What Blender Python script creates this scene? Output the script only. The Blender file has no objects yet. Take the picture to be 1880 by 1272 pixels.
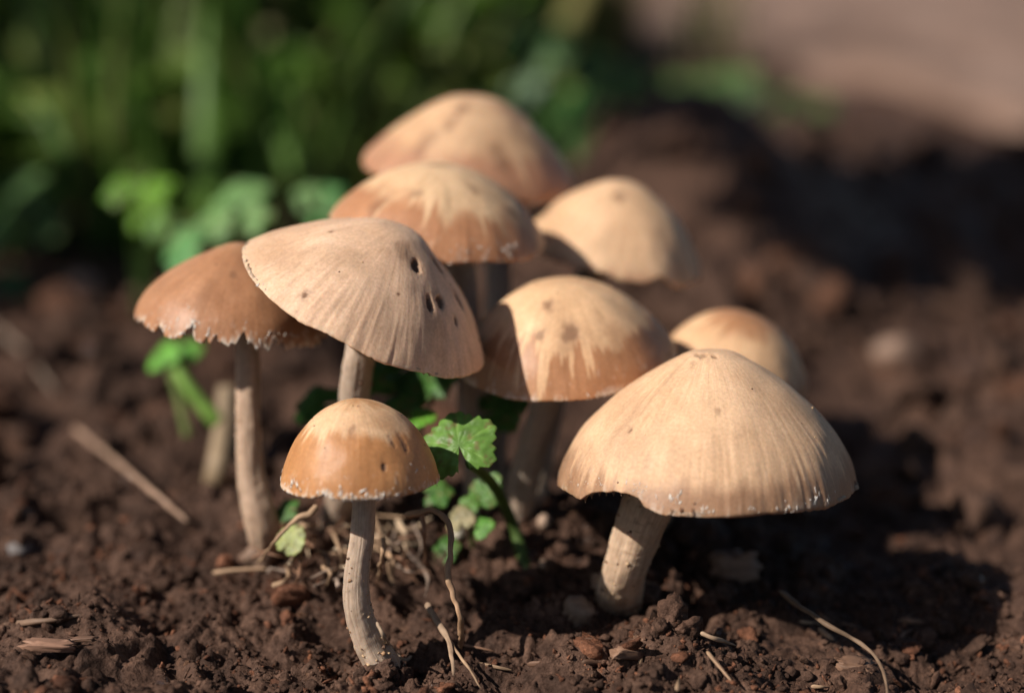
import bpy, math, random
import numpy as np
from mathutils import Vector, Matrix

U = 0.01                      # lengths below are written in centimetres
S = bpy.context.scene
COL = S.collection
rnd = random.Random(11)
R = math.radians

# ------------------------------------------------------------------ camera
PITCH = 15.0
CAM = np.array([0.0, -36.0, 15.0])
LENS, SENSOR = 70.0, 36.0
cam = bpy.data.cameras.new('camera')
cam.lens = LENS; cam.sensor_width = SENSOR; cam.sensor_fit = 'HORIZONTAL'
cam.clip_start = 0.01; cam.clip_end = 200
cam.dof.use_dof = True
cam.dof.focus_distance = 35.9 * U
cam.dof.aperture_fstop = 5.2
camo = bpy.data.objects.new('camera', cam); COL.objects.link(camo)
camo.location = CAM * U
camo.rotation_euler = (R(90 - PITCH), 0, 0)
S.camera = camo

# ------------------------------------------------------------------ light
SUN = np.array([-0.68, -0.36, 0.64]); SUN /= np.linalg.norm(SUN)
w = bpy.data.worlds.new('World'); S.world = w; w.use_nodes = True
nt = w.node_tree; nt.nodes.clear()
sky = nt.nodes.new('ShaderNodeTexSky'); sky.sky_type = 'NISHITA'; sky.sun_disc = False
sky.sun_elevation = math.asin(SUN[2]); sky.sun_rotation = math.atan2(SUN[0], SUN[1])
bg = nt.nodes.new('ShaderNodeBackground'); bg.inputs[1].default_value = 0.05
wo = nt.nodes.new('ShaderNodeOutputWorld')
nt.links.new(sky.outputs[0], bg.inputs[0]); nt.links.new(bg.outputs[0], wo.inputs[0])
sun = bpy.data.lights.new('sun', 'SUN'); sun.energy = 5.0; sun.angle = R(0.53); sun.color = (1.0, 0.93, 0.84)
suno = bpy.data.objects.new('sun', sun); COL.objects.link(suno)
suno.rotation_euler = Vector(-SUN).to_track_quat('-Z', 'Y').to_euler()
S.view_settings.view_transform = 'Standard'; S.view_settings.look = 'None'
S.view_settings.exposure = 0.22; S.view_settings.gamma = 1.0
S.view_settings.use_curve_mapping = False
S.render.engine = 'CYCLES'
S.cycles.use_denoising = True
S.cycles.max_bounces = 8; S.cycles.transparent_max_bounces = 8
S.cycles.caustics_reflective = False; S.cycles.caustics_refractive = False

# ------------------------------------------------------------------ helpers
FWD = np.array([0, math.cos(R(PITCH)), -math.sin(R(PITCH))])
UP = np.array([0, math.sin(R(PITCH)), math.cos(R(PITCH))])
FPX = 1880 * LENS / SENSOR
def at(px, py, d):
    return CAM + d * (FWD + np.array([1, 0, 0]) * (px - 940) / FPX + UP * (636 - py) / FPX)
def proj(P):
    q = P - CAM; d = q @ FWD
    return 940 + FPX * q[:, 0] / d, 636 - FPX * (q @ UP) / d
def cmpx(px, d): return px * d / FPX

_rs = np.random.RandomState(5)
_perm = _rs.permutation(256); _perm = np.concatenate([_perm, _perm, _perm])
_val = _rs.uniform(-1, 1, 256)
def vn(p, seed=0):
    """value noise, (N,3) -> (-1..1)"""
    p = np.asarray(p, float) + seed * 17.31
    i = np.floor(p).astype(int); f = p - i
    f = f * f * f * (f * (f * 6 - 15) + 10)
    i &= 255
    def h(a, b, c): return _val[_perm[_perm[_perm[(i[:, 0] + a) & 255] + ((i[:, 1] + b) & 255)] + ((i[:, 2] + c) & 255)]]
    def l(a, b, t): return a + (b - a) * t
    x0 = l(l(h(0,0,0), h(1,0,0), f[:,0]), l(h(0,1,0), h(1,1,0), f[:,0]), f[:,1])
    x1 = l(l(h(0,0,1), h(1,0,1), f[:,0]), l(h(0,1,1), h(1,1,1), f[:,0]), f[:,1])
    return l(x0, x1, f[:, 2])
def fbm(p, seed=0, o=4):
    s = 0; a = 1; t = 0; p = np.asarray(p, float)
    for k in range(o):
        s = s + a * vn(p * 2 ** k, seed + k * 3.7); t += a; a *= .5
    return s / t * 1.5
def sst(a, b, x):
    t = np.clip((x - a) / (b - a), 0, 1); return t * t * (3 - 2 * t)

def mesh(name, V, F, mat, parent=None, base=None, col=None, attrs=None, smooth=True):
    """V in cm (world), F (M,k) array or a list of arrays"""
    V = np.asarray(V, float)
    if base is not None: V = V - base
    Fs = F if isinstance(F, list) else [F]
    Fs = [np.asarray(f, np.int32) for f in Fs if len(f)]
    me = bpy.data.meshes.new(name)
    me.vertices.add(len(V)); me.vertices.foreach_set('co', (V * U).astype(np.float32).ravel())
    loops = np.concatenate([f.ravel() for f in Fs])
    cnt = np.concatenate([np.full(len(f), f.shape[1], np.int32) for f in Fs])
    st = np.concatenate([[0], np.cumsum(cnt)[:-1]]).astype(np.int32)
    me.loops.add(len(loops)); me.loops.foreach_set('vertex_index', loops)
    me.polygons.add(len(cnt)); me.polygons.foreach_set('loop_start', st); me.polygons.foreach_set('loop_total', cnt)
    me.update(calc_edges=True); me.validate()
    if smooth: me.polygons.foreach_set('use_smooth', np.ones(len(me.polygons), bool))
    if col is not None:
        c = np.ones((len(V), 4), np.float32); c[:, :3] = col
        a = me.attributes.new('col', 'FLOAT_COLOR', 'POINT'); a.data.foreach_set('color', c.ravel())
    for k, v in (attrs or {}).items():
        v = np.asarray(v, np.float32)
        if v.ndim == 1:
            a = me.attributes.new(k, 'FLOAT', 'POINT'); a.data.foreach_set('value', v)
        else:
            a = me.attributes.new(k, 'FLOAT_VECTOR', 'POINT'); a.data.foreach_set('vector', v.ravel())
    if mat: me.materials.append(mat)
    o = bpy.data.objects.new(name, me); COL.objects.link(o)
    if parent is not None: o.parent = parent
    elif base is not None: o.location = np.asarray(base) * U
    return o
def tag(o, label=None, cat=None, group=None, kind=None):
    if label: o['label'] = label
    if cat: o['category'] = cat
    if group: o['group'] = group
    if kind: o['kind'] = kind
    return o
def thing(name, base, label, cat, group=None):
    o = bpy.data.objects.new(name, None); COL.objects.link(o)
    o.empty_display_size = 0.01; o.location = np.asarray(base) * U
    return tag(o, label, cat, group)

def grid_faces(n, m, wrap=True):
    i = np.arange(n - 1)[:, None]; j = np.arange(m if wrap else m - 1)[None, :]; j2 = (j + 1) % m
    return np.stack([i * m + j, i * m + j2, (i + 1) * m + j2, (i + 1) * m + j], -1).reshape(-1, 4)
def spline(P, n):
    """Catmull-Rom through rows of P, n samples"""
    P = np.asarray(P, float)
    Q = np.vstack([2 * P[0] - P[1], P, 2 * P[-1] - P[-2]])
    k = len(P) - 1
    t = np.linspace(0, k, n); i = np.minimum(t.astype(int), k - 1); f = (t - i)[:, None]
    a, b, c, d = Q[i], Q[i + 1], Q[i + 2], Q[i + 3]
    return .5 * (2*b + (c-a)*f + (2*a-5*b+4*c-d)*f*f + (3*b-a-3*c+d)*f**3)
def tube(P, rad, m=10, flat=1.0, rough=0.0, seed=0, cap=True):
    """swept tube; P (n,3), rad (n,)"""
    P = np.asarray(P, float); n = len(P); rad = np.broadcast_to(rad, (n,))
    T = np.gradient(P, axis=0); T /= np.linalg.norm(T, axis=1)[:, None] + 1e-9
    ref = np.array([0.13, -1, 0.21]); ref /= np.linalg.norm(ref)
    A = np.cross(T, ref); A /= np.linalg.norm(A, axis=1)[:, None] + 1e-9
    B = np.cross(T, A)
    th = np.arange(m) * 2 * math.pi / m
    rr = rad[:, None] * np.ones((1, m))
    if rough:
        q = np.stack([np.cos(th)[None] * 1.3 + 0 * rr, np.sin(th)[None] * 1.3 + 0 * rr, np.cumsum(np.r_[0, np.linalg.norm(np.diff(P, axis=0), axis=1)])[:, None] * 1.6 + 0 * rr], -1)
        rr = rr * (1 + rough * fbm(q.reshape(-1, 3), seed, 3).reshape(n, m))
    V = P[:, None] + (A[:, None] * np.cos(th)[None, :, None] + flat * B[:, None] * np.sin(th)[None, :, None]) * rr[..., None]
    V = V.reshape(-1, 3); F = [grid_faces(n, m)]
    if cap:
        V = np.vstack([V, P[:1], P[-1:]]); c0, c1 = n * m, n * m + 1
        j = np.arange(m); j2 = (j + 1) % m
        F.append(np.stack([np.full(m, c0), j2, j], -1)); F.append(np.stack([np.full(m, c1), (n-1)*m + j, (n-1)*m + j2], -1))
    return V, F

# ------------------------------------------------------------------ terrain
def flat_pt(px, py):
    d = at(px, py, 1.0) - CAM; return CAM - d * (CAM[2] / d[2])
PITS = [(*flat_pt(px, py)[:2], sx, sy, dp) for px, py, sx, sy, dp in [(120, 975, .7, .55, 2.4), (190, 965, .5, .5, 1.8), (235, 990, .35, .3, 1.2), (590, 1165, .45, .35, .7), (560, 1235, .4, .3, .5), (770, 1130, .45, .3, .6), (930, 1120, .7, .35, .5),
        (1275, 1150, .28, .5, .8), (1190, 1250, .4, .25, .6), (130, 1150, .5, .3, .5), (300, 1110, .4, .3, .5), (1000, 1215, .35, .3, .5), (20, 880, .8, .6, .8), (480, 760, 1.2, .8, .9), (290, 770, .7, .6, .7)]]
def gh(x, y):
    x = np.asarray(x, float); y = np.asarray(y, float)
    z = -.35 + 1.35 * np.exp(-((x + .3) / 5.2) ** 2 - ((y - 3.4) / 3.6) ** 2)
    z = z + .35 * np.exp(-((x + 7) / 2.2) ** 2 - ((y + 1.6) / 1.2) ** 2) + .3 * np.exp(-((x - 3.2) / 2.6) ** 2 - ((y + 2.3) / 1.0) ** 2)
    p = np.stack([x, y, 0 * x], -1).reshape(-1, 3)
    far = np.clip((np.abs(x) + np.abs(y)) / 120, 0, 1)
    z = z + (.38 * fbm(p / 3.1, 2, 2) + .5 * (np.abs(vn(p / 2.2, 12)) - .25) * np.exp(-(p[:, 1] / 30) ** 2) + 1.1 * fbm(p / 17., 4, 2) * .6 * (1 - far.reshape(-1))).reshape(x.shape) * sst(-1, 7, np.hypot(x, y - 2)) * (1 - np.exp(-((x + 2.2) / 2.2) ** 2 - ((y + 2.8) / 1.6) ** 2)) + 0.14 * fbm(p / 2.1, 6, 2).reshape(x.shape)
    for a, b, sx, sy, d in PITS: z = z - d * np.exp(-(((x - a) / sx) ** 2 + ((y - b) / sy) ** 2) ** 2)
    z = z + 5.6 * np.exp(-((x - 6.5) / 5.6) ** 2 - ((y - 34) / 9.) ** 2) * (1 + .18 * fbm(p / 4.5, 21, 3).reshape(x.shape))
    z = z - 2.2 * np.exp(-((x - 4.6) / 3.2) ** 2 - ((y - 9.2) / 2.6) ** 2)  # hollow added so the soil behind the stems sinks into shade
    return z
def ray_ground(px, py, lift=0.0):
    d0 = at(px, py, 1.0) - CAM
    ds = np.linspace(28, 160, 900)
    P = CAM + ds[:, None] * d0
    k = np.argmax(P[:, 2] < gh(P[:, 0], P[:, 1]) + lift)
    return P[k]
def dep(P): return float((np.asarray(P) - CAM) @ FWD)

def axis_pts(a, b, step, lo, hi, grow=1.09):
    c = list(np.arange(a, b + 1e-6, step))
    s = step; v = c[-1]
    while v < hi: s *= grow; v += s; c.append(v)
    s = step; v = c[0]; pre = []
    while v > lo: s *= grow; v -= s; pre.append(v)
    return np.array(pre[::-1] + c)
def soil_detail(x, y):
    p = np.stack([x, y, 0 * x], -1).reshape(-1, 3)
    wv = np.stack([vn(p / .9, 31), vn(p / .9, 32), 0 * p[:, 0]], -1) * .3
    q = p + wv
    h = .42 * np.abs(vn(q / 1.1, 1)) + .24 * np.abs(vn(q / .47, 2)) + .14 * np.abs(vn(q / .21, 3)) + .085 * np.abs(vn(q / .12, 5))
    return (h - .24).reshape(x.shape)

# ------------------------------------------------------------------ materials
def newmat(name):
    m = bpy.data.materials.new(name); m.use_nodes = True
    t = m.node_tree; b = t.nodes['Principled BSDF']; o = t.nodes['Material Output']
    return m, t, b, o
def N(t, kind, **kw):
    n = t.nodes.new(kind)
    for k, v in kw.items():
        if k.startswith('i_'): n.inputs[k[2:]].default_value = v
        else: setattr(n, k, v)
    return n
def ramp(t, src, stops):
    r = t.nodes.new('ShaderNodeValToRGB'); e = r.color_ramp.elements
    while len(e) < len(stops): e.new(.5)
    for k, (p, c) in enumerate(stops): e[k].position = p; e[k].color = (*c, 1) if len(c) == 3 else c
    t.links.new(src, r.inputs[0]); return r
def mixc(t, a, b, f, mode='MULTIPLY'):
    m = t.nodes.new('ShaderNodeMix'); m.data_type = 'RGBA'; m.blend_type = mode
    for s, v in ((0, f), (6, a), (7, b)):
        if hasattr(v, 'node'): t.links.new(v, m.inputs[s])
        elif s == 0: m.inputs[0].default_value = v
        else: m.inputs[s].default_value = (*v, 1)
    return m.outputs[2]

def soil_mat(name, use_attr):
    m, t, b, o = newmat(name)
    tc = N(t, 'ShaderNodeTexCoord')
    n1 = N(t, 'ShaderNodeTexNoise', i_Scale=90, i_Detail=5, i_Roughness=.65)
    n2 = N(t, 'ShaderNodeTexNoise', i_Scale=900, i_Detail=6, i_Roughness=.7)
    n3 = N(t, 'ShaderNodeTexVoronoi', i_Scale=700)
    for n in (n1, n2, n3): t.links.new(tc.outputs['Object'], n.inputs['Vector'])
    r1 = ramp(t, n1.outputs[0], [(.3, (.033, .0175, .0118)), (.5, (.078, .0425, .029)), (.7, (.15, .087, .061))])
    r2 = ramp(t, n2.outputs[0], [(.35, (.55, .52, .5)), (.6, (1.15, 1.1, 1.05)), (.75, (2.0, 1.7, 1.45))])
    c = mixc(t, r1.outputs[0], r2.outputs[0], 1.0)
    r3 = ramp(t, n3.outputs['Color'], [(.90, (0, 0, 0)), (.94, (1, 1, 1))])
    c = mixc(t, c, (.2, .10, .055), mixc(t, r3.outputs[0], (.4, .4, .4), 1.0), 'MIX')
    if use_attr:
        at_ = N(t, 'ShaderNodeAttribute', attribute_name='col')
        c = mixc(t, c, at_.outputs['Color'], 1.0)
    t.links.new(c, b.inputs['Base Color'])
    rr = ramp(t, n2.outputs[0], [(.38, (.95,)*3), (.62, (.55,)*3)])
    t.links.new(rr.outputs[0], b.inputs['Roughness'])
    b.inputs['Specular IOR Level'].default_value = .22
    n5 = N(t, 'ShaderNodeTexVoronoi', i_Scale=420); t.links.new(tc.outputs['Object'], n5.inputs['Vector'])
    b.inputs['Coat Roughness'].default_value = .12
    r5 = ramp(t, n5.outputs['Color'], [(.90, (0, 0, 0)), (.93, (.8, .8, .8))]); t.links.new(r5.outputs[0], b.inputs['Coat Weight'])
    bm = N(t, 'ShaderNodeBump', i_Strength=.9, i_Distance=.0006)
    t.links.new(n2.outputs[0], bm.inputs['Height'])
    bm2 = N(t, 'ShaderNodeBump', i_Strength=.8, i_Distance=.0016)
    n4 = N(t, 'ShaderNodeTexNoise', i_Scale=330, i_Detail=5, i_Roughness=.6); t.links.new(tc.outputs['Object'], n4.inputs['Vector'])
    t.links.new(n4.outputs[0], bm2.inputs['Height']); t.links.new(bm.outputs[0], bm2.inputs['Normal'])
    t.links.new(bm2.outputs[0], b.inputs['Normal'])
    return m
M_SOIL = soil_mat('dark_moist_soil', False)
M_CRUMB = soil_mat('soil_crumb', True)

def cap_mat():
    m, t, b, o = newmat('mushroom_cap_skin')
    col = N(t, 'ShaderNodeAttribute', attribute_name='col')
    st = N(t, 'ShaderNodeAttribute', attribute_name='streak')
    wet = N(t, 'ShaderNodeAttribute', attribute_name='wet')
    tc = N(t, 'ShaderNodeTexCoord')
    s1 = N(t, 'ShaderNodeTexNoise', i_Scale=1.0, i_Detail=5, i_Roughness=.62)
    t.links.new(st.outputs['Vector'], s1.inputs['Vector'])
    g1 = N(t, 'ShaderNodeTexNoise', i_Scale=1700, i_Detail=3, i_Roughness=.6)
    g2 = N(t, 'ShaderNodeTexNoise', i_Scale=160, i_Detail=4, i_Roughness=.6)
    for n in (g1, g2): t.links.new(tc.outputs['Object'], n.inputs['Vector'])
    r1 = ramp(t, s1.outputs[0], [(.3, (.80, .76, .72)), (.5, (1, 1, 1)), (.72, (1.13, 1.15, 1.18))])
    r2 = ramp(t, g1.outputs[0], [(.3, (.84, .83, .82)), (.7, (1.14, 1.15, 1.16))])
    r3 = ramp(t, g2.outputs[0], [(.3, (.88, .85, .82)), (.7, (1.1, 1.12, 1.13))])
    g3 = N(t, 'ShaderNodeTexNoise', i_Scale=70, i_Detail=2); t.links.new(tc.outputs['Object'], g3.inputs['Vector'])
    r4 = ramp(t, g3.outputs[0], [(.38, (.12,)*3), (.62, (.8,)*3)])
    c = mixc(t, col.outputs['Color'], r1.outputs[0], r4.outputs[0])
    c = mixc(t, c, r2.outputs[0], .8); c = mixc(t, c, r3.outputs[0], .8)
    t.links.new(c, b.inputs['Base Color'])
    mr = N(t, 'ShaderNodeMapRange'); t.links.new(wet.outputs['Fac'], mr.inputs[0]); mr.inputs[3].default_value = .62; mr.inputs[4].default_value = .47
    t.links.new(mr.outputs[0], b.inputs['Roughness'])
    b.inputs['Specular IOR Level'].default_value = .38
    b.inputs['Subsurface Weight'].default_value = .35
    b.inputs['Subsurface Radius'].default_value = (1.0, .5, .25); b.inputs['Subsurface Scale'].default_value = .0016
    bm = N(t, 'ShaderNodeBump', i_Strength=.35, i_Distance=.00022); t.links.new(s1.outputs[0], bm.inputs['Height'])
    bm2 = N(t, 'ShaderNodeBump', i_Strength=.35, i_Distance=.00012); t.links.new(g1.outputs[0], bm2.inputs['Height']); t.links.new(bm.outputs[0], bm2.inputs['Normal'])
    t.links.new(bm2.outputs[0], b.inputs['Normal'])
    return m
M_CAP = cap_mat()

def fibre_mat(name, rough=.6, sss=0.0, bump=.3):
    m, t, b, o = newmat(name)
    col = N(t, 'ShaderNodeAttribute', attribute_name='col')
    st = N(t, 'ShaderNodeAttribute', attribute_name='streak')
    s1 = N(t, 'ShaderNodeTexNoise', i_Scale=1.0, i_Detail=5, i_Roughness=.65); t.links.new(st.outputs['Vector'], s1.inputs['Vector'])
    tc = N(t, 'ShaderNodeTexCoord'); g = N(t, 'ShaderNodeTexNoise', i_Scale=900, i_Detail=3); t.links.new(tc.outputs['Object'], g.inputs['Vector'])
    r1 = ramp(t, s1.outputs[0], [(.3, (.66, .6, .55)), (.5, (1, 1, 1)), (.72, (1.22, 1.24, 1.25))])
    r2 = ramp(t, g.outputs[0], [(.3, (.85,)*3), (.7, (1.12,)*3)])
    c = mixc(t, mixc(t, col.outputs['Color'], r1.outputs[0], .8), r2.outputs[0], .7)
    t.links.new(c, b.inputs['Base Color']); b.inputs['Roughness'].default_value = rough
    b.inputs['Specular IOR Level'].default_value = .3
    if sss:
        b.inputs['Subsurface Weight'].default_value = sss
        b.inputs['Subsurface Radius'].default_value = (1.0, .55, .3); b.inputs['Subsurface Scale'].default_value = .0018
    bm = N(t, 'ShaderNodeBump', i_Strength=bump, i_Distance=.0004); t.links.new(s1.outputs[0], bm.inputs['Height'])
    t.links.new(bm.outputs[0], b.inputs['Normal'])
    return m
M_STEM = fibre_mat('mushroom_stem', .55, .4, .7)
M_STRAW = fibre_mat('dry_plant_fibre', .6)
M_GILL = fibre_mat('mushroom_gill', .8, .2, .1)
M_VEIL = fibre_mat('white_veil', .8, .2, .1)

def leaf_mat(name, trans):
    m, t, b, o = newmat(name)
    col = N(t, 'ShaderNodeAttribute', attribute_name='col')
    tc = N(t, 'ShaderNodeTexCoord'); g = N(t, 'ShaderNodeTexNoise', i_Scale=450, i_Detail=4); t.links.new(tc.outputs['Object'], g.inputs['Vector'])
    r = ramp(t, g.outputs[0], [(.3, (.72,)*3), (.7, (1.25,)*3)])
    c = mixc(t, col.outputs['Color'], r.outputs[0], .9)
    t.links.new(c, b.inputs['Base Color']); b.inputs['Roughness'].default_value = .45; b.inputs['Specular IOR Level'].default_value = .35
    bm = N(t, 'ShaderNodeBump', i_Strength=.4, i_Distance=.0004); t.links.new(g.outputs[0], bm.inputs['Height']); t.links.new(bm.outputs[0], b.inputs['Normal'])
    tr = N(t, 'ShaderNodeBsdfTranslucent'); t.links.new(mixc(t, c, (1.25, 1.3, .5), 1.0), tr.inputs['Color'])
    mx = N(t, 'ShaderNodeMixShader'); mx.inputs[0].default_value = trans
    t.links.new(b.outputs[0], mx.inputs[1]); t.links.new(tr.outputs[0], mx.inputs[2]); t.links.new(mx.outputs[0], o.inputs['Surface'])
    return m
M_LEAF = leaf_mat('green_leaf', .35)

def path_mat():
    m, t, b, o = newmat('dry_dusty_path')
    tc = N(t, 'ShaderNodeTexCoord')
    n1 = N(t, 'ShaderNodeTexNoise', i_Scale=7, i_Detail=6, i_Roughness=.7); t.links.new(tc.outputs['Object'], n1.inputs['Vector'])
    r = ramp(t, n1.outputs[0], [(.25, (.11, .062, .042)), (.5, (.21, .13, .095)), (.75, (.33, .235, .19))])
    t.links.new(r.outputs[0], b.inputs['Base Color']); b.inputs['Roughness'].default_value = .95
    n2 = N(t, 'ShaderNodeTexNoise', i_Scale=120, i_Detail=6); t.links.new(tc.outputs['Object'], n2.inputs['Vector'])
    bm = N(t, 'ShaderNodeBump', i_Strength=.8, i_Distance=.004); t.links.new(n2.outputs[0], bm.inputs['Height']); t.links.new(bm.outputs[0], b.inputs['Normal'])
    return m
M_PATH = path_mat()

# ------------------------------------------------------------------ ground
gx = axis_pts(-10.5, 10.5, .045, -2500, 2500); gy = axis_pts(-5.5, 9.0, .045, -1500, 4000)
X, Y = np.meshgrid(gx, gy)
Z = gh(X, Y); fade = 1 - sst(15, 60, np.hypot(X, Y - 3))
Z = Z + soil_detail(X, Y) * fade
Gr = mesh('ground', np.stack([X, Y, Z], -1).reshape(-1, 3), grid_faces(len(gy), len(gx), False), M_SOIL)
tag(Gr, kind='structure')

# trodden path crossing behind, raised a little over the soil
def path_sheet():
    xs = np.concatenate([np.arange(2, 60, 1.0), np.arange(60, 400, 8.0)]); n = 60
    V = []
    for k, x in enumerate(xs):
        near = 70 - 20 * sst(2, 26, x) * 0 + 7 * math.sin(x * .13) + 5 * math.sin(x * .41) + 3 * math.sin(x * .93) + max(0, 22 - x) * 1.3
        y = near + np.linspace(0, 1, n) ** 1.5 * 220
        e = sst(0, .03, np.linspace(0, 1, n)) * sst(0, 8, x - 2 + 0 * y)
        p = np.stack([x + 0 * y, y, 0 * y], -1)
        z = gh(p[:, 0], p[:, 1]) - .6 + e * (1.6 + .5 * fbm(p / 3., 9, 3))
        V.append(np.stack([p[:, 0], y, z], -1))
    return np.vstack(V), grid_faces(len(xs), n, False)[:, ::-1]
V, F = path_sheet()
tag(mesh('path', V, F, M_PATH), kind='structure')

# ------------------------------------------------------------------ crumbs
def ico(sub):
    import bmesh
    bm = bmesh.new(); bmesh.ops.create_icosphere(bm, subdivisions=sub, radius=1)
    v = np.array([x.co[:] for x in bm.verts]); f = np.array([[q.index for q in p.verts] for p in bm.faces]); bm.free()
    return v, f
I1, I2, I3 = ico(1), ico(2), ico(3)
def lump(base, seed, amp=.45, sq=(1, 1, .75)):
    v, f = base
    d = 1 + amp * fbm(v * 1.3, seed, 3) + amp * .35 * fbm(v * 3.5, seed + 50, 2)
    return v * d[:, None] * np.array(sq), f
def rough_clod(seed):
    v, f = I3
    d = 1 + .55 * fbm(v * 1.1, seed, 2) + .30 * np.abs(vn(v * 2.6, seed + 7)) + .22 * np.abs(vn(v * 5.5, seed + 9))
    return v * d[:, None] * np.array([1, 1, .8]) * .8, f
def rotm(rs):
    q = rs.normal(size=4); q /= np.linalg.norm(q); a, b, c, d = q
    return np.array([[1-2*(c*c+d*d), 2*(b*c-a*d), 2*(b*d+a*c)], [2*(b*c+a*d), 1-2*(b*b+d*d), 2*(c*d-a*b)], [2*(b*d-a*c), 2*(c*d+a*b), 1-2*(b*b+c*c)]])
def crumbs():
    rs = np.random.RandomState(3)
    protos = [[lump(I1, 100 + k) for k in range(8)], [lump(I2, 200 + k, .5) for k in range(14)], [rough_clod(300 + k) for k in range(8)]]
    spec = []
    def scatter(n, y0, y1, s0, s1, pw):
        for _ in range(n):
            y = y0 + (y1 - y0) * rs.rand() ** 1.0; hw = ((y + 36) * .285 + 1) * (1.0 if s1 < .1 else 1.35)
            x = rs.uniform(-hw, hw); s = s0 * (s1 / s0) ** (rs.rand() ** pw); spec.append((x, y, s))
    scatter(24000, -5, 2.5, .012, .085, 1.5)
    scatter(5400, -5, 9, .03, .22, 2.3)
    scatter(260, -5, 9, .18, .45, 1.8)
    for bx, by, rr_ in [(*flat_pt(700, 1240)[:2], .5), (*flat_pt(1135, 1112)[:2], .6), (*flat_pt(495, 1025)[:2], .45), (*flat_pt(615, 985)[:2], .4)]:
        for _ in range(120):
            a = rs.rand() * 6.283; q = rr_ * rs.uniform(.5, 1.5); spec.append((bx + q * math.cos(a), by + q * math.sin(a), .03 * 6 ** rs.rand()))
    scatter(2600, 6, 26, .10, .8, 1.6)
    scatter(1400, 20, 66, .25, 1.5, 1.6)
    A = np.array(spec)
    dens = vn(np.stack([A[:, 0] / 1.7, A[:, 1] / 1.7, 0 * A[:, 0]], -1), 77)
    keep = rs.rand(len(A)) < .55 + .6 * dens
    A = A[keep]
    Z = gh(A[:, 0], A[:, 1]) + soil_detail(A[:, 0], A[:, 1]) * (1 - sst(15, 60, np.hypot(A[:, 0], A[:, 1] - 3)))
    Vs, Fs, Cs = [], [], []; off = 0
    for (x, y, s), z in zip(A, Z):
        lv = 0 if s < .038 or y > 30 else (1 if s < .17 or y > 14 else 2)
        v, f = protos[lv][rs.randint(len(protos[lv]))]
        st = np.array([1, rs.uniform(.6, 1), rs.uniform(.55, .95)])
        if rs.rand() < .07: st = np.array([1.8, .5, .4])
        q = (v * st) @ rotm(rs).T * s + np.array([x, y, z + s * rs.uniform(-.15, .45)])
        k = rs.rand()
        c = np.array([1, 1, 1]) * rs.uniform(.7, 1.35)
        if k < .10: c = np.array([2.3, 1.8, 1.5]) * rs.uniform(.7, 1.2)
        elif k < .22: c = np.array([1.7, 1.3, 1.05]) * rs.uniform(.6, 1.1)
        elif k < .25: c = np.array([1.7, 1.8, 1.9]) * rs.uniform(.6, 1.1)
        if y > 5: c = .85 + .5 * (c - 1) * np.array([.9, 1, 1])  # shade put into the colour: farther crumbs darker and flatter, deepening the mid-ground
        Vs.append(q); Fs.append(f + off); Cs.append(np.tile(c, (len(v), 1))); off += len(v)
    return np.vstack(Vs), np.vstack(Fs), np.vstack(Cs)
V, F, C = crumbs()
tag(mesh('soil_crumbs', V, F, M_CRUMB, col=C), 'loose dark brown crumbs of soil scattered over the ground', 'soil', kind='stuff')

# ------------------------------------------------------------------ mushrooms
DRY = np.array([.64, .40, .228]); WET = np.array([.42, .195, .085]); WHITE = np.array([.74, .66, .57]); PIT = np.array([.15, .075, .04])

def rot_cap(roll, pitch):
    a, b = R(roll), R(pitch)
    Ry = np.array([[math.cos(a), 0, math.sin(a)], [0, 1, 0], [-math.sin(a), 0, math.cos(a)]])
    Rx = np.array([[1, 0, 0], [0, math.cos(b), -math.sin(b)], [0, math.sin(b), math.cos(b)]])
    return Ry @ Rx
def ring(th, k, seed): return np.stack([np.cos(th) * k, np.sin(th) * k, 0 * th + seed * 3.1], -1)

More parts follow.
